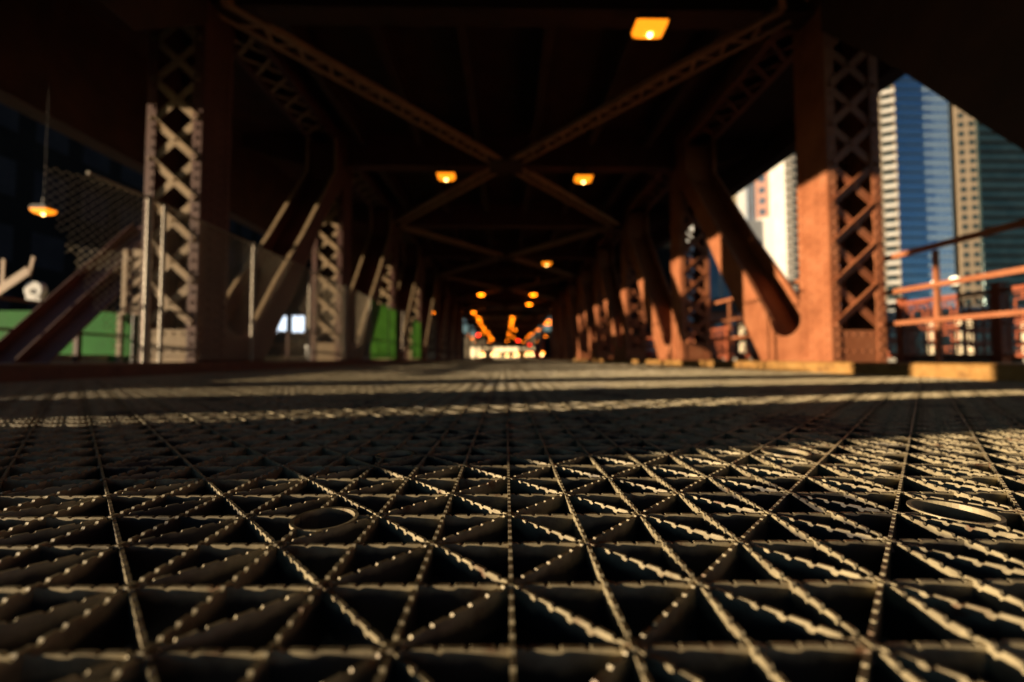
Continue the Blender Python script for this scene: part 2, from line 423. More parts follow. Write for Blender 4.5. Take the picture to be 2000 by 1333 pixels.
# side plate of the diagonal, with its foot gusset (round cut-out beside the column) and head gusset; local y from the frame at the foot
yA = YC1-YC0
NEAR = [(1.41, .86), (2.07, 1.71), (3.02, 2.80), (4.74, 5.0), (4.74, HT)]
FAR = [(1.6, .02), (2.25, .94), (2.9, 1.78), (3.92, 3.3), (5.02, 4.62)]
plate = [(yA-.02, .02), (yA-.02, .86)] + arc(1.01, .86, .39, .30, 180, 352, 12) + NEAR + [(PP+.02, HT), (PP+.02, 4.5), (5.17, 4.66), (5.10, 4.72)] + FAR[::-1]
FAR1 = [(1.6, .02), (2.2, 1.15), (2.9, 2.15), (3.92, 3.72), (4.7, 4.7)]
plate1 = plate[:plate.index(FAR[-1])] + FAR1[::-1]
def side_plates(plate=plate):
    m = MB()
    for xa, xb in ((X0+.001, X0+.016), (X1-.016, X1-.001)):
        m.prism(plate, xa, xb)
    return m
def edge_flanges(FAR=FAR):
    m = MB()
    for path in (NEAR, FAR[1:]):
        for a, b in zip(path[:-1], path[1:]):
            d = Vector((0, b[0]-a[0], b[1]-a[1])).normalized(); nn = Vector((0, d.z, -d.y))
            for x, s in ((X0, 1), (X1, -1)): m.beam((x+s*.034, *a), (x+s*.034, *b), .072, .014, nn)
    return m
def web_mb():
    m = MB(); path = [(1.30, .05), (1.70, .66), (2.34, 1.50), (3.28, 2.58), (5.00, 4.88), (5.00, HT)]
    for a, b in zip(path[:-1], path[1:]):
        d = Vector((0, b[0]-a[0], b[1]-a[1])).normalized(); nn = Vector((0, d.z, -d.y))
        m.beam(((X0+X1)/2, *a), ((X0+X1)/2, *b), X1-X0-.04, .014, nn)
    return m
def chord_mb(L):
    m = MB()
    m.box(X0, X0+.016, -PP, L, HT+.001, HT+.5); m.box(X1-.016, X1, -PP, L, HT+.001, HT+.5)
    m.box(X0, X0+.12, -PP, L, HT-.014, HT); m.box(X1-.12, X1, -PP, L, HT-.014, HT)
    m.box(X0, X1, -PP, L, HT+.502, HT+.52)
    for y in np.arange(-1, 30, .15): m.rivet((X0+.06, y, HT-.014), (0, 0, -1), .019, .012); m.rivet((X1-.06, y, HT-.014), (0, 0, -1), .019, .012)
    return m
def chord_lattice():
    m = MB(); a, b = X0+.06, X1-.06; y = .75; p = .55
    while y < 4.3:
        m.beam((a, y, HT+.012), (b, y+p, HT+.012), .07, .012); m.beam((b, y, HT+.028), (a, y+p, HT+.028), .07, .012); y += p
    return m
for sx in (1, -1):
    fl = sx < 0
    side = 'right' if sx > 0 else 'left'
    tr = empty('bridge_truss', (0, 0, 0),
        'sunlit orange red riveted truss beside the yellow kerb' if sx > 0 else 'shaded brown riveted truss with tan lattices behind chain-link fence', 'bridge truss', 'riveted bridge trusses')
    if fl: tr.location.x = .33
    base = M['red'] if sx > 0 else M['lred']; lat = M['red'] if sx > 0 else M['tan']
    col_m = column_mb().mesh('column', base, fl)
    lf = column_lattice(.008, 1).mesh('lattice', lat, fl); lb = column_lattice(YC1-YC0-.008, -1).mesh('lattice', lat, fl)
    tm = tie_mb(.002, 1).mesh('tie_plate', lat if fl else base, fl); tb = tie_mb(YC1-YC0-.002, 1).mesh('tie_plate', base, fl)
    spm = side_plates().mesh('diagonal_brace', base, fl); em = edge_flanges().mesh('edge_flange', lat, fl); spm1 = side_plates(plate1).mesh('diagonal_brace', base, fl); em1 = edge_flanges(FAR1).mesh('edge_flange', lat, fl); wm = web_mb().mesh('web_plate', M['dark'] if 0 else base, fl)
    clm = chord_lattice().mesh('chord_lattice', lat, fl)
    ch = place('top_chord', chord_mb(YC0+PP*7+.7).mesh('top_chord', base, fl), tr)
    for k in FR:
        y = YC0 + PP*k - PP*0
        c = place('column', col_m, tr, (0, y, 0))
        place('lattice', lf, c); place('lattice', lb, c); place('tie_plate', tm, c); place('tie_plate', tb, c)
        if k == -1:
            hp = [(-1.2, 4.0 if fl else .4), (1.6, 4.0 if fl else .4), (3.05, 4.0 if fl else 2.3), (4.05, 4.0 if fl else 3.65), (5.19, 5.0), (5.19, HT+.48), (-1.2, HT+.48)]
            place('added_dark_plate', MB().prism(hp, X0-.03, X0-.012).mesh('added_dark_plate', M['ceil'], fl), tr, (0, y, 0))  # dark plate added to stand in for the shaded upper corners
        elif k < FR[-1]:
            d = place('diagonal_brace', spm1 if k == -1 else spm, tr, (0, y, 0)); place('edge_flange', em1 if k == -1 else em, d); place('web_plate', wm, d)
            place('chord_lattice', clm, ch, (0, y, 0))

# ------------------------------------------------------------------ upper deck with its beams and bracing
ud = empty('upper_deck', (0, 0, 0), 'dark riveted upper deck overhead with crossed lattice bracing', 'bridge deck')
YE = YC0 + PP*7 + .7
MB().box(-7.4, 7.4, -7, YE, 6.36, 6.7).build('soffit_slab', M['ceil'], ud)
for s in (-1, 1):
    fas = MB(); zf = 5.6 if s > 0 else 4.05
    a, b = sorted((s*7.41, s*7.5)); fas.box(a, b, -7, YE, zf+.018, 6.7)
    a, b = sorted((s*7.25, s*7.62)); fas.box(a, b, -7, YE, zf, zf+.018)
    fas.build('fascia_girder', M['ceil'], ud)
cb = MB(); cb.box(-X0, X0, .29, .31, 5.42, 6.35); cb.box(-X0, X0, .12, .48, 5.40, 5.42)
for x in np.arange(-4.5, 4.6, .15):
    cb.rivet((x, .18, 5.40), (0, 0, -1), .019, .012); cb.rivet((x, .42, 5.40), (0, 0, -1), .019, .012); cb.rivet((x, .29, 5.48), (0, -1, 0), .019, .012)
cbm = cb.mesh('cross_beam', M['lred']); cbm0 = cb.mesh('cross_beam', M['ceil'])
br = MB(); 
br.prism([(X1+.01, 5.45), (7.2, 5.95), (7.2, 6.35), (X1+.01, 6.35)], .28, .32, 'y')
brm2 = MB().prism([(-X1-.01, 5.45), (-7.2, 5.95), (-7.2, 6.35), (-X1-.01, 6.35)], .28, .32, 'y').mesh('bracket', M['ceil'])
brm = br.mesh('bracket', M['ceil'])
stm = MB()
stm.box(-.09, .09, .5, 5.0, 5.80, 5.815); stm.box(-.008, .008, .5, 5.0, 5.815, 6.35)
stm = stm.mesh('stringer', M['ceil'])
def brace_mb(p0, p1):
    m = MB(); p0, p1 = Vector(p0), Vector(p1); d = (p1-p0).normalized(); a = Vector((d.y, -d.x, 0))
    for s in (-1, 1):
        m.beam(p0+a*.15*s, p1+a*.15*s, .085, .012); m.beam(p0+a*.19*s+Vector((0,0,.05)), p1+a*.19*s+Vector((0,0,.05)), .012, .09)
    L = (p1-p0).length; u = .3; up = Vector((0, 0, .012)); i = 0
    while u < L-.5:
        q0 = p0+d*u; q1 = p0+d*(u+.26); s = 1 if i % 2 else -1
        m.beam(q0-a*.15*s+up, q1+a*.15*s+up, .06, .01); u += .26; i += 1
    for u in np.arange(.1, L, .13):
        for s in (-1, 1): m.rivet(p0+d*u+a*.15*s-Vector((0,0,.006)), (0, 0, -1), .016, .01)
    return m
zb = 5.36
lbm = []
for sx in (-1, 1):
    for sy in (-1, 1):
        lbm.append(brace_mb((sx*.25, .05+sy*.20, zb), (sx*(X0-.42), .05+sy*(PP-.1), zb)).mesh('lateral_brace', M['brace']))
gp = MB().box(-.45, .45, -.37, .47, zb-.022, zb-.008)
for x in np.arange(-.4, .41, .1):
    for y in (-.32, .05, .42): gp.rivet((x, y, zb-.022), (0, 0, -1), .016, .01)
gpm = gp.mesh('centre_gusset', M['ceil'])
for k in FR:
    y = YC0+PP*k
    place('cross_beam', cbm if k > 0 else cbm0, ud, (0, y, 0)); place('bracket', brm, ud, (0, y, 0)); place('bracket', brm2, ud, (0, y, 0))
    for x in (-3.75, -2.25, -.75, .75, 2.25, 3.75): place('stringer', stm, ud, (x, y, 0))
    if k % 2 == 1:
        for m_ in lbm: place('lateral_brace', m_, ud, (0, y, 0))
        place('centre_gusset', gpm, ud, (0, y, 0))

# ------------------------------------------------------------------ lamps under the deck
def lamp_meshes():
    h = MB()
    h.prism([(-.24, .10), (-.17, .17), (.17, .17), (.24, .10), (.24, .07), (-.24, .07)], -.15, .15, 'y')
    h.tube([(0, 0, .16), (0, 0, .40)], .03)
    g = MB(); vs = []; fs = []
    for i, (sx_, sy_, z) in enumerate(((.23, .14, .07), (.21, .125, .0), (.14, .08, -.05))):
        vs += [(-sx_, -sy_, z), (sx_, -sy_, z), (sx_, sy_, z), (-sx_, sy_, z)]
    for i in range(2):
        for k in range(4): fs.append((i*4+k, (i+1)*4+k, (i+1)*4+(k+1)%4, i*4+(k+1)%4))
    fs.append((8, 9, 10, 11)); g.add(vs, fs)
    b = MB().sphere((0, 0, -.055), .035)
    return h.mesh('housing', M['dark']), g.mesh('lens', M['lamp']), b.mesh('bulb', M['lampc']), g.mesh('lens', M['lampf'])
LM = lamp_meshes()
def lamp(x, y, z, label, group=None, s=1.0, rod=0):
    t = empty('bridge_lamp', (x, y, z), label, 'lamp', group)
    t.scale = (s, s, s)
    place('housing', LM[0], t); place('lens', LM[3] if y > 25 else LM[1], t)
    if y < 25: place('bulb', LM[2], t)
    if rod: MB().tube([(0, 0, .38), (0, 0, rod)], .004).build('hanging_rod', M['dark'], t)
    return t
G = 'amber lamps hanging under the upper deck'
lamp(2.12, 6.05, 5.02, 'largest amber lamp, hanging under the deck nearest the camera', G, 1.0)
lamp(-1.6, 11.2, 5.02, 'amber lamp on the second cross beam, left of the bracing centre', G)
lamp(2.1, 11.3, 5.02, 'amber lamp on the second cross beam, right of the bracing centre', G)
lamp(2.1, 21.6, 5.02, 'lone amber lamp below the second bracing crossing', G)
lamp(-1.9, 32.4, 5.02, 'amber lamp of the far pair, on the left of the roadway', G)
lamp(2.1, 32.4, 5.02, 'amber lamp of the far pair, on the right of the roadway', G)
lamp(2.1, 38.2, 5.02, 'amber lamp just below the right lamp of the far pair', G)
lamp(-6.35, 5.85, 2.2, 'amber lamp hanging low over the left sidewalk by the ragged fence end', G, .5, 7.5)
lamp(-6.6, 27.6, 4.35, 'amber lamp seen in front of the fourth tan lattice column', G, 1, 2.0)
lamp(-6.6, 39.2, 4.4, 'small amber lamp beyond the left truss end', G, 1, 2.0)

# ------------------------------------------------------------------ chain-link fence on the left kerb
fx = -4.24
fence = empty('chain_link_fence', (fx, 4.15, .15), 'galvanised chain-link fence on the left kerb with ragged near end', 'fence')
def T(y, z): return (0, y-4.15, z-.15)
FY = [5.05, 7.15, 9.2, 11.25, 13.3, 15.4, 17.5, 19.6]
FH = 2.0+.1
pm = MB().tube([(0, 0, 0), (0, 0, FH-.15)], .028, 10).tube([(0, 0, FH-.155), (0, 0, FH-.10)], [.036, .012], 10)
pmm = pm.mesh('post', M['galv'])
for y in FY: place('post', pmm, fence, (0, y-4.15, 0))
extra = MB().tube([(0, 0, 0), (0, 0, FH-.15)], .022, 10).mesh('post', M['galv'])
place('post', extra, fence, (.02, 5.25-4.15, 0))
MB().tube([T(4.3, FH-.02), T(5.0, FH+.0), T(21.7, FH)], .018, 8).build('top_rail', M['galv'], fence)
MB().tube([T(4.2, .22), T(21.7, .22)], .004, 6).build('tension_wire', M['galv'], fence)
def link2(y0, y1, z1, z0=.17, ragged=False):
    m = MB(); s = .082; n = int((y1-y0)/(s/2)); 
    for i in range(n):
        y = y0 + i*s/2*2 if False else y0 + i*s
        if y > y1: break
        for sg in (1, -1):
            pts = []; z = z1; k = 0
            cut = z0 if not ragged else max(z0, 1.65-(y-y0)*2.4)
            while z > cut:
                yy = y + ((s/2 if k % 2 else 0) if sg > 0 else (s/2 if k % 2 else s))
                bow = -.2*max(0, y0+.9-yy)**2 + .012*math.sin(z*5) if ragged else 0.004*math.sin(yy*3+z*2)
                sag = -.10*max(0, y0+.6-yy) if ragged else 0
                pts.append((bow+(.003*sg), yy-4.15, z-.15+sag)); z -= s/2; k += 1
            if len(pts) > 1: m.tube(pts, .0030, 3, False)
    return m
link2(4.05, 5.05, FH, .17, True).build('wire_mesh', M['wire'], fence)
link2(5.08, 13.25, FH).build('wire_mesh', M['wire'], fence)
for a, b, h in ((13.35, 16.8, FH-.22), (19.2, 21.2, FH-.3)): MB().box(-.012, -.008, a-4.15, b-4.15, .03, h).build('windscreen_fabric', M['tarp'], fence)

# ------------------------------------------------------------------ railings
def railing(x, s, red, dark, label):
    t = empty('sidewalk_railing', (x*s, 0, 0), label, 'railing', 'railings along the sidewalks')
    return t
# roadside guard rail between roadway and right sidewalk
gr = empty('guard_rail', (5.62, 0, 0), 'tall red guard rail with three wide rails behind right truss', 'railing')
for z, w in ((1.67, .07), (1.16, .065), (.70, .06)):
    MB().box(-.03, .03, -8, 44, z-w/2, z+w/2).build('rail', M['red'], gr)
pst = MB().box(-.025, .025, -.025, .025, .0, 1.63).box(-.07, .07, -.07, .07, 0, .03).mesh('post', M['red'])
for y in np.arange(-4.9, 44, 2.6): place('post', pst, gr, (.075, float(y), .0))
def ornate(name, x, label, m_):
    t = empty(name, (x, 0, .12), label, 'railing')
    top = MB().box(-.04, .04, -8, 44, 1.16, 1.23); top.build('hand_rail', m_, t)
    MB().box(-.03, .03, -8, 44, .10, .15).build('bottom_rail', m_, t)
    MB().box(-.02, .02, -8, 44, .64, .675).build('middle_rail', m_, t)
    pn = MB(); L = 1.62
    def rect(y0, y1, z0, z1, w=.022):
        pn.box(-.012, .012, y0, y1, z0, z0+w); pn.box(-.012, .012, y0, y1, z1-w, z1)
        pn.box(-.012, .012, y0, y0+w, z0+w, z1-w); pn.box(-.012, .012, y1-w, y1, z0+w, z1-w)
    for z0, z1 in ((.17, .63), (.69, 1.14)):
        for q in range(3):
            y0 = .06 + q*.52
            rect(y0, y0+.44, z0+.01, z1-.01); rect(y0+.10, y0+.34, z0+.10, z1-.10)
            pn.box(-.01, .01, y0+.215, y0+.235, z0, z0+.09); pn.box(-.01, .01, y0+.215, y0+.235, z1-.09, z1)
            pn.box(-.01, .01, y0+.02, y0+.10, (z0+z1)/2-.01, (z0+z1)/2+.01); pn.box(-.01, .01, y0+.34, y0+.42, (z0+z1)/2-.01, (z0+z1)/2+.01)
    pm_ = pn.mesh('ornate_panel', m_)
    po = MB().box(-.06, .06, -.06, .06, -.1, 1.3).box(-.085, .085, -.085, .085, 1.3, 1.33).box(-.085, .085, -.085, .085, 0, .12).mesh('post', m_)
    for i in range(-4, 25):
        y = i*1.72
        place('post', po, t, (0, y, 0)); place('ornate_panel', pm_, t, (0, y+.06, 0))
    return t
ornate('ornate_railing', 8.15, 'red cast-iron railing with nested square panels along the right sidewalk', M['rrail'])
lr = empty('plain_railing', (-8.15, 0, .12), 'dark two-rail railing along the left sidewalk', 'railing')
for z in (.55, 1.05): MB().box(-.025, .025, 3, 44, z-.025, z+.025).build('rail', M['lred'], lr)
lp = MB().box(-.04, .04, -.04, .04, 0, 1.05).mesh('post', M['lred'])
for y in np.arange(3, 44, 2.6): place('post', lp, lr, (0, float(y), 0))

# globe lamp and other things on the right sidewalk
def globe(x, y, z, label):
    t = empty('globe_lamp', (x, y, z), label, 'lamp', 'globe lamps on the ornate railing')
    MB().sphere((0, 0, 0), .085, 16, 10).build('globe', M['wlamp'], t)
    MB().tube([(0, 0, -.16), (0, 0, -.08)], [.04, .06], 10).build('base', M['dark'], t)
globe(8.15, 7.55, 1.60, 'warm white globe lamp on a railing post, between the two tall rails')
globe(8.15, 6.88+1.0, 1.60, 'smaller globe lamp close behind the first')
def barrel(x, y, label):
    t = empty('traffic_barrel', (x, y, .12), label, 'traffic barrel')
    MB().tube([(0,0,0),(0,0,.10)], [.33, .33], 16).build('base', M['tyre'], t)
    r_ = [(0.10, .29), (.34, .27), (.36, .255), (.58, .24), (.60, .225), (.82, .21), (.95, .20)]
    MB().tube([(0,0,z) for z, _ in r_], [q for _, q in r_], 18).build('drum', M['orange'], t)
    for z, q in ((.40, .258), (.66, .232)): MB().tube([(0,0,z),(0,0,z+.12)], [q, q-.008], 18, False).build('white_band', M['white'], t)
barrel(6.5, 19.2, 'orange traffic barrel with white bands beyond the second right column')
t = empty('banner_post', (6.75, 26.2, .12), 'slim post with blue, white and orange signs on right sidewalk', 'sign')
MB().tube([(0,0,0),(0,0,2.9)], .03).build('post', M['dark'], t)
for z0, z1, m_, w in ((2.25, 2.65, 'blue', .2), (1.8, 2.2, 'white', .22), (1.35, 1.6, 'white', .2), (1.05, 1.3, 'orange', .18), (.6, .95, 'orange', .2)):
    MB().box(-w, w, -.045, -.031, z0, z1).build('sign_panel', M[m_], t)

# ------------------------------------------------------------------ left sidewalk works
t = empty('site_hoarding', (-8.9, 9.0, .05), 'bright green plywood hoarding across the left sidewalk', 'hoarding')
for i in range(4):
    x = -1.95 + i*.82*1.22
    MB().box(x, x+.99, 0, .02, .02, 1.14).build('plywood_panel', M['green'], t)
MB().box(-2.0, 2.1, .021, .07, .3, .38).box(-2.0, 2.1, .021, .07, .9, .98).build('batten', M['tan'], t)
t = empty('timber_post', (-7.98, 8.9, .1), 'slim pale post with painted bands before the green hoarding', 'post')
for i in range(5): MB().box(-.045, .045, -.04, .04, i*.22, i*.22+.22-.002).build('band', M['cream' if i % 2 == 0 else 'tan'], t)
def strut(p0, p1, label):
    t = empty('raking_strut', p0, label, 'steel strut', 'steel struts behind the fence')
    d = Vector(p1)-Vector(p0); n = Vector((1, 0, 0))
    MB().beam((0,0,0), d, .9, .02, Vector((0,-d.z,d.y)).normalized()).build('web', M['lred'], t)
    for s in (-.45, .1):
        MB().beam(Vector((s, -.05*1, .05)), d+Vector((s, -.05, .05)), .02, .14, Vector((0,-d.z,d.y)).normalized()).build('flange', M['lred'], t)
strut((-7.55, 6.5, -.1), (-6.75, 8.3, 2.7), 'raking channel strut with pale edges rising behind the fence')
t = empty('lattice_stub', (-5.95, 6.85, .9), 'short tan lattice frame behind the first fence post', 'lattice frame')
MB().box(-.2, -.13, 0, .02, .0, 1.05).box(.13, .2, 0, .02, 0, 1.05).box(-.2, .2, .021, .035, 0, .12).box(-.2, .2, .021, .035, .93, 1.05).build('frame', M['tan'], t)
m = MB()
for i in range(3): m.beam((-.16, .03, .1+i*.28), (.16, .03, .38+i*.28), .06, .01, (0,1,0)); m.beam((.16, .045, .1+i*.28), (-.16, .045, .38+i*.28), .06, .01, (0,1,0))
m.build('lacing', M['tan'], t)
MB().tube([(0,0.03,-.9),(0,0.03,0)], .03).build('leg', M['dark'], t)
t = empty('round_meter', (-9.3, 8.5, 1.32), 'round white meter with a dark opening above the green hoarding', 'meter')
MB().tube([(0,-.06,.22),(0,.06,.22)], .17, 20).build('case', M['white'], t)
MB().tube([(0,-.07,.19),(0,-.061,.19)], .05, 12).build('opening', M['dark'], t)
MB().box(-.14, .14, -.05, .05, 0, .16).build('base', M['white'], t)
t = empty('work_frame', (-9.6, 8.4, 1.2), 'pale slanting metal frame at the far left above the hoarding', 'metal frame')
m = MB().beam((-.75, 0, .0), (.25, 0, .72), .16, .02, (0,1,0)).beam((-.9, .03, .5), (-.3, .03, .2), .1, .02, (0,1,0)).beam((-.3, .05, .3), (-.3, .05, .95), .06, .02, (0,1,0))
m.beam((.2, .05, .6), (.28, .05, 1.0), .06, .02, (0,1,0)).build('plate', M['brace'], t)
t = empty('white_bucket', (-5.75, 12.8, .12), 'white plastic bucket behind the fence before second left column', 'bucket')
MB().tube([(0,0,0),(0,0,.44)], [.17, .21], 18).tube([(0,0,.41),(0,0,.46)], [.225, .225], 18).build('body', M['white'], t)
m = MB(); m.tube([(.22*math.cos(a), 0, .42-.14*math.sin(a)) for a in np.linspace(0, math.pi, 9)], .006, 5); m.build('handle', M['galv'], t)

for cy, lab in ((-.6, 'unseen grey cabinet added for its shadow, nearer the camera'), (2.05, 'unseen grey cabinet added for its shadow, farther along')):  # added out of view to cast shade bands across the deck
  t = empty('shadow_cabinet', (-6.0, cy, .12), lab, 'cabinet', 'added shadow cabinets on the left sidewalk')
  MB().box(-.3, .3, 0, .65, .06, 1.5).build('body', M['galv'], t); MB().box(.301, .315, .05, .6, .15, 1.42).build('door', M['galv'], t)
  MB().box(-.34, .34, -.03, .68, 1.501, 1.54).build('roof', M['galv'], t); MB().box(-.32, .32, -.02, .67, 0, .059).build('plinth', M['conc'], t)

t = empty('shade_board', (-7.2, .0, 2.60), 'unseen dark board added under the left edge girder to cast shade', 'board')  # added out of view to keep sun off the near right truss
MB().box(-.04, .04, -.1, 2.6, 0, 1.55).build('panel', M['dark'], t)
for y in (.2, 2.2): MB().box(-.03, .03, y-.03, y+.03, 1.551, 3.75).build('hanger', M['dark'], t)

# ------------------------------------------------------------------ elevated structure beyond the bridge
el = empty('elevated_railway', (0, 45, 0), 'dark elevated railway over the street beyond the bridge', 'railway structure')
MB().box(-6.2, 6.2, -.8, 134, 6.0, 6.5).build('track_deck', M['ceil'], el)
for x in (-4.2, -2.1, 0, 2.1, 4.2): MB().box(x-.15, x+.15, -.8, 134, 5.45, 5.99).build('girder', M['ceil'], el)
bm = MB().box(-6.2, 6.2, 0, .35, 5.0, 5.44).mesh('cross_beam', M['ceil'])
cm = MB().box(-.2, .2, 0, .02, 0, 5).box(-.2, .2, .36, .38, 0, 5).box(-.01, .01, .02, .36, 0, 5).box(-.35, .35, -.15, .5, 0, .35).mesh('column', M['lred'])
for i in range(10):
    y = 2+i*13.5
    place('cross_beam', bm, el, (0, y, 0))
    for x in (-5.2, 5.2): place('column', cm, el, (x, y, 0))
# rows of lamps along the street, read off where each one hangs
rows = [(925,612),(934,622),(937,629),(940,635),(944,641),(947,646),(954,651),(956,657),(959,661),(956,668),(1001,622),(1000,628),(999,634),(998,640),(994,652),(994,657),(991,667),
        (1072,628),(1067,633),(1060,638),(1045,650),(1039,653),(1035,656),(1030,660),(915,656),(921,661),(928,667),(1066,658),(1048,667),(943,652),(962,664),(1006,645),(1003,660),(1022,668),(1052,645),(1074,634)]
for i, (px, py) in enumerate(rows):
    dz = 4.75; y = 830*dz/(700-py); x = (px-988)*y/830
    lamp(x, y, 4.98, 'amber street lamp in the receding rows under the elevated railway', 'receding street lamps', 1.25 if y > 100 else .95)

# ------------------------------------------------------------------ street beyond: signals, cars, shop
def signal(px, py, y, label):
    x = (px-988)/830*y; z = .2+(700-py)/830*y
    t = empty('traffic_signal', (x, y, z), label, 'traffic signal', 'red traffic signals')
    MB().box(-.22, .22, .0, .3, -1.1, .35).build('housing', M['dark'], t)
    MB().tube([(0,-.02,0),(0,-.10,0)], .19, 16).build('red_lens', M['red_l'], t)
    MB().tube([(0,.15,.35),(0,.15,6.0-z)], .04).build('hanger', M['dark'], t)
signal(934, 655, 74, 'red traffic signal high on the left of the street')
signal(1012, 666, 92, 'red traffic signal over the middle of the street')
signal(1035, 674, 92, 'red traffic signal on the right, lowest of three')
def car(x, y, paint, label, facing=True, tall=0):
    t = empty('parked_car' if 0 else 'car', (x, y, 0), label, 'car', 'cars on the street beyond the bridge')
    w = .9
    side = [(-2.1, .35), (-2.15, .75), (-1.2, .95), (-.6, 1.42+tall), (1.0, 1.45+tall), (1.7, 1.0), (2.1, .9), (2.15, .35)]
    MB().prism(side, -w, w).build('body', M[paint], t)
    MB().box(-.75, .75, -1.0, -.62, .98, 1.36+tall).build('windscreen', M['glass'], t)
    for sx_ in (-1, 1):
        for yy in (-1.35, 1.35):
            a, b = sorted((sx_*.72, sx_*.92))
            MB().tube([(a, yy, .33), (b, yy, .33)], .33, 14).build('wheel', M['tyre'], t)
        MB().sphere((sx_*.68, -2.15, .68), .13, 10, 6).build('headlight' if facing else 'tail_light', M['head'] if facing else M['red_l'], t)
        MB().sphere((sx_*.84, -2.08, .95), .10, 8, 5).build('indicator', M['amb'], t)
    return t
car(-2.7, 66, 'car', 'grey car with headlights on, nearest in the far left lane')
car(2.6, 70, 'carg', 'yellow cab with headlights on in the right lane')
car(4.4, 62, 'carr', 'red car by the right kerb with amber indicators', True)
car(-.6, 84, 'car', 'grey car in the middle of the far street', True)
car(1.1, 96, 'cream', 'cream car behind the yellow cab', True, .3)
car(-4.3, 88, 'carg', 'yellow cab behind the grey car on the left', True)
sb = empty('corner_shop', (0, 178, 0), 'low shop with brightly lit windows closing the street', 'building')
MB().box(-17, 13, 0, 8, 0, 9).build('wall', M['cream'], sb)
wm_ = MB().box(-1.35, 1.35, -.06, -.01, .3, 4.6).mesh('shop_window', M['shop'])
for i in range(9): place('shop_window', wm_, sb, (-14.4+i*3.1, 0, 0))
MB().box(-17.2, 13.2, -.8, 0, 4.9, 5.3).build('awning', M['dark'], sb)

# ------------------------------------------------------------------ buildings
def block(name, loc, sx, sy, h, m_, label, rz=0):
    t = empty(name, loc, label, 'building'); t.rotation_euler = (0, 0, R(rz))
    MB().box(0, sx, 0, sy, 0, h).build('wall', m_, t)
    return t
def windows(t, mw, w, h, xs, zs, face='y', off=-.03, sill=None):
    me = MB()
    if face == 'y': me.box(-w/2, w/2, off-.02, .05, 0, h)
    else: me.box(off-.02, .05, -w/2, w/2, 0, h)
    me = me.mesh('window', mw)
    for z in zs:
        for x in xs: place('window', me, t, (x, 0, z) if face == 'y' else (0, x, z))
# glass tower, 140 m away
gy = 140
def gx(px, y=gy): return (px-988)/830*y*(1.018 if y > 130 else 1.0)
t = empty('glass_tower', (gx(1757), gy, 0), 'tall blue glass tower with curved front beyond the right truss', 'building')
W = gx(1868)-gx(1757)
MB().box(0, W, 0, 14, 0, 120).build('glass_wall', M['tglass'], t)
for i in range(37):
    z = 2 + i*3.2
    MB().box(-.12, W+.12, -.14, -.01, z, z+.8).build('spandrel', M['span'], t)
    MB().box(-.12, W+.12, -.08, -.012, z+1.5, z+1.62).build('transom', M['span'], t)
m = MB()
for i in range(0, 13): m.box(W*i/12-.06, W*i/12+.06, -.20, -.141, 0, 120)
m.build('mullion', M['span'], t)
t = empty('balcony_tower', (gx(1690), gy+1, 0), 'pale apartment tower with stacked white balconies beside the glass tower', 'building'); t.rotation_euler = (0, 0, R(-25))
W = gx(1749)-gx(1690)
MB().box(0, W, 0, 16, 0, 118).build('wall', M['beige'], t)
bal = MB().box(0, 3.6, -1.4, 0, 0, .25).box(0, 3.6, -1.45, -1.38, .25, 1.2).mesh('balcony', M['balc'])
win = MB().box(0, 3.0, -.05, 0, 0, 2.0).mesh('window', M['dglass'])
for i in range(36):
    z = 2+i*3.2
    place('balcony', bal, t, (1.3, 0, z)); place('balcony', bal, t, (6.1, 0, z))
    place('window', win, t, (1.6, 0, z+.9)) if i < 36 else 0
    if i < 28: place('window', win, t, (6.4, 0, z+.9))
t = empty('beige_tower', (gx(1882), gy, 0), 'beige concrete tower with a column of dark windows', 'building')
W = (gx(1912)-gx(1882))*1.25; t.rotation_euler = (0, 0, R(-14))
MB().box(0, W, 0, 14, 0, 110).build('wall', M['beige'], t)
windows(t, M['dglass'], 1.7, 1.8, (W*.25, W*.70), [2+i*3.2 for i in range(32)])
t = empty('dark_glass_tower', (gx(1914), gy-2, 0), 'dark teal glass tower at the right edge', 'building')
MB().box(0, 36, 0, 20, 0, 115).build('wall', M['dglass'], t)
for i in range(35): MB().box(-.05, 36, -.35, -.01, 2+i*3.2, 2.7+i*3.2).build('floor_band', M['dbuild'], t)
t = empty('slim_dark_tower', (gx(1868)+.2, gy+6, 0), 'narrow dark glass strip between glass and beige towers', 'building')
MB().box(0, gx(1882)-gx(1868)-.3, 0, 8, 0, 110).build('wall', M['dglass'], t)
for i in range(33): MB().box(0, 2.0, -.2, -.01, 2+i*3.2, 2.6+i*3.2).build('floor_band', M['span'], t)
# mid-distance buildings between the first two right columns
t = empty('brick_apartment_block', (gx(1478, 190), 190, 0), 'pink brick block with windows and a blank white side wall', 'building')
t.rotation_euler = (0, 0, R(-38))
MB().box(0, 16, 0, 22, 0, 104).build('wall', M['brick'], t)
MB().box(-.0, 15.3, -2.2, -.01, 0, 63).build('white_side_wall', M['blank'], t)
windows(t, M['wglass'], 2.5, 2.8, (2.6, 7.8, 12.8), [65, 70, 75, 80, 85, 90])
t = empty('terrace_tower', (gx(1537, 176), 176, 0), 'white tower with deep dark balcony openings behind near column', 'building')
MB().box(0, 12, 0, 12, 0, 100).build('wall', M['balc'], t)
m = MB().box(2.6, 6.4, -.06, 0, 0, 1.5).mesh('window', M['dglass'])
b2 = MB().box(-.6, 2.3, -1.2, 0, 0, .3).box(-.6, 2.3, -1.25, -1.15, .3, 1.2).mesh('balcony', M['balc'])
for i in range(28): place('window', m, t, (0, 0, 2.8+i*3.5)); place('balcony', b2, t, (0, 0, 2+i*3.5))
t = empty('sandstone_tower', (gx(1425, 235), 235, 0), 'pale yellow stone tower peeping out under the upper deck', 'building')
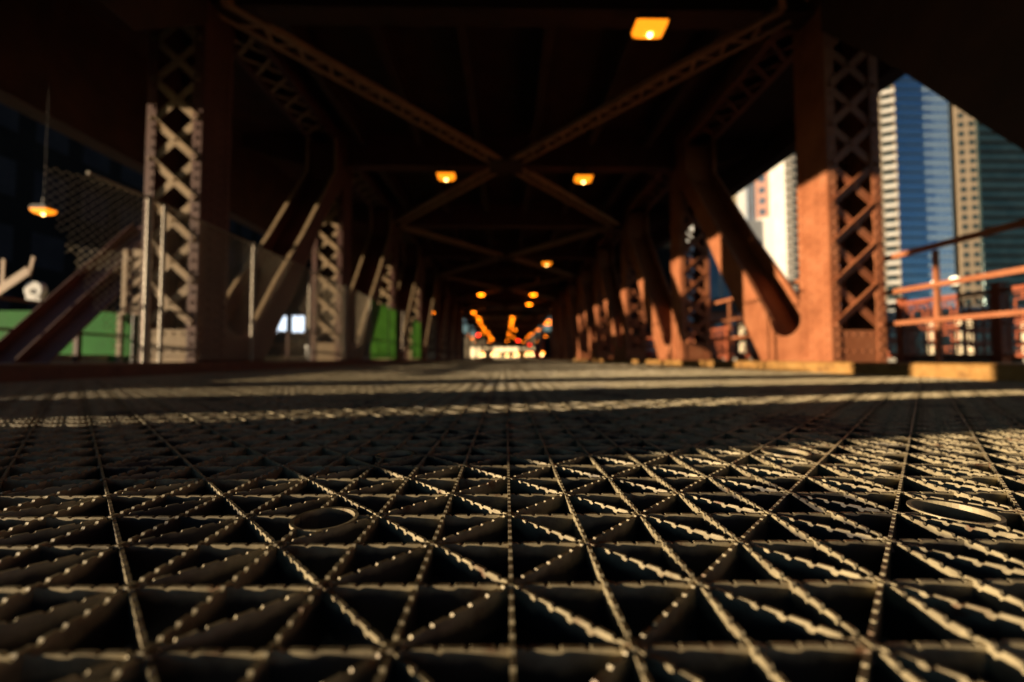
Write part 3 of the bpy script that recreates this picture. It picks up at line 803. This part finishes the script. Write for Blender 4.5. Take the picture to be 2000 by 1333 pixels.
t.rotation_euler = (0, 0, R(-30))
MB().box(0, 12.0, 0, 12, 0, 104).box(2, 11, 1, 10, 104, 116).build('wall', M['cream'], t)
t = empty('ribbed_grey_tower', (gx(1458, 215), 215, 0), 'narrow grey tower with vertical ribs beside pale stone tower', 'building')
MB().box(0, 6.5, 0, 8, 0, 104).build('wall', M['grey'], t)
for x in (.8, 2.4, 4.2): MB().box(x-.25, x+.25, -.5, 0, 0, 104).build('rib', M['span'], t)
t = empty('grey_clad_hall', (gx(1372, 90), 90, 0), 'pale grey clad hall seen between truss columns', 'building')
MB().box(0, 14, 0, 12, 0, 30).build('wall', M['grey'], t)
MB().box(-.3, 14.3, -.3, -.01, 10.5, 11.5).build('cornice', M['span'], t)
for i in range(4): MB().box(2+i*3, 4+i*3, -.1, 0, 13, 22).build('window', M['wglass'], t)
t = empty('bridge_house', (gx(1392, 62), 62, 0), 'red brick bridge house with dark roof on the far bank', 'building')
MB().box(0, 4.2, 0, 5, 0, 7).build('wall', M['rbrick'], t)
MB().prism([(-.4, 7), (4.6, 7), (3.2, 9), (1, 9)], -.4, 5.4, 'y').build('roof', M['dark'], t)
for i in range(2):
    w_ = MB().box(.7+i*1.9, 1.7+i*1.9, -.06, 0, 3.2, 5.6).build('window', M['wglass'], t); MB().box(.6+i*1.9, 1.8+i*1.9, -.12, -.061, 3.0, 3.2).build('sill', M['cream'], w_)
for i, (px0, px1, y_, h_, m_, lab) in enumerate(((1440, 1520, 75, 7.5, 'rbrick', 'low red warehouse on the far bank between truss columns'),
        (1722, 1800, 85, 9.5, 'rbrick', 'red brick riverside building at the foot of the balcony tower'),
        (1801, 1900, 95, 11.5, 'cream', 'cream riverside building with tall windows at the glass tower foot'),
        (1901, 2060, 100, 12.5, 'rbrick', 'dark red riverside building below the dark glass tower'))):
    t = empty('riverside_building', (gx(px0, y_), y_, 0), lab, 'building')
    W = gx(px1, y_)-gx(px0, y_)
    MB().box(0, W, 0, 8, 0, h_).build('wall', M[m_], t); MB().box(-.2, W+.2, -.3, -.01, h_-.5, h_+.2).build('cornice', M['balc'], t)
    n = int(W//2.2)
    for zz in np.arange(1.2, h_-2, 3.1):
        for q in range(n):
            MB().box(.5+q*2.2, 1.7+q*2.2, -.07, -.0, zz, zz+1.9).build('window', M['shop'] if (q*7+int(zz)*3+i) % 3 == 0 else M['wglass'], t)
# dark blocks on the left bank and along the street
def dark_block(x0, x1, y0, y1, h, label, lit=()):
    t = empty('office_block', (x0, y0, 0), label, 'building', 'dark office blocks')
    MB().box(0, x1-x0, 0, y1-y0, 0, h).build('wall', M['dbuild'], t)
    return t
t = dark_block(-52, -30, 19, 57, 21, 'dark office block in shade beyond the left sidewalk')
n = 0
for yy in range(21, 56, 3):
    for zz in range(2, 18, 4): MB().box(22, 22.05, yy-19, yy-19+2, zz, zz+2.2).build('window', M['dull'], t)
dark_block(-40, -14, 58, 86, 32, 'dark street block on the left, first past the bridge')
dark_block(-40, -14, 86.1, 110, 9, 'low dark street block between two tall ones')
dark_block(-40, -14, 110.1, 134, 34, 'dark street block on the left, farthest along the street')
dark_block(14, 26, 60, 88, 26, 'dark street block on the right, first past the bridge')
dark_block(14, 26, 88.1, 132, 11, 'low dark street block on the right side of the street')
dark_block(-46, -19, 184, 240, 12, 'far dark block left of the lit shop')
dark_block(15, 50, 184, 240, 12, 'far dark block right of the lit shop')
t = empty('lit_pavilion', (-29.5, 56.9, 0), 'small pavilion with bright white windows seen through the left fence', 'building')
t.location = (-27.2, 50.5, 0)
MB().box(-1.5, 5.2, .3, 5, 0, 7.2).build('wall', M['dbuild'], t)
for x0_, x1_ in ((0, 1.3), (2.05, 2.65), (2.8, 3.4)): MB().box(x0_-.2, x1_-.2, .2, .29, 3.3, 5.2).build('window', M['skywall'], t)
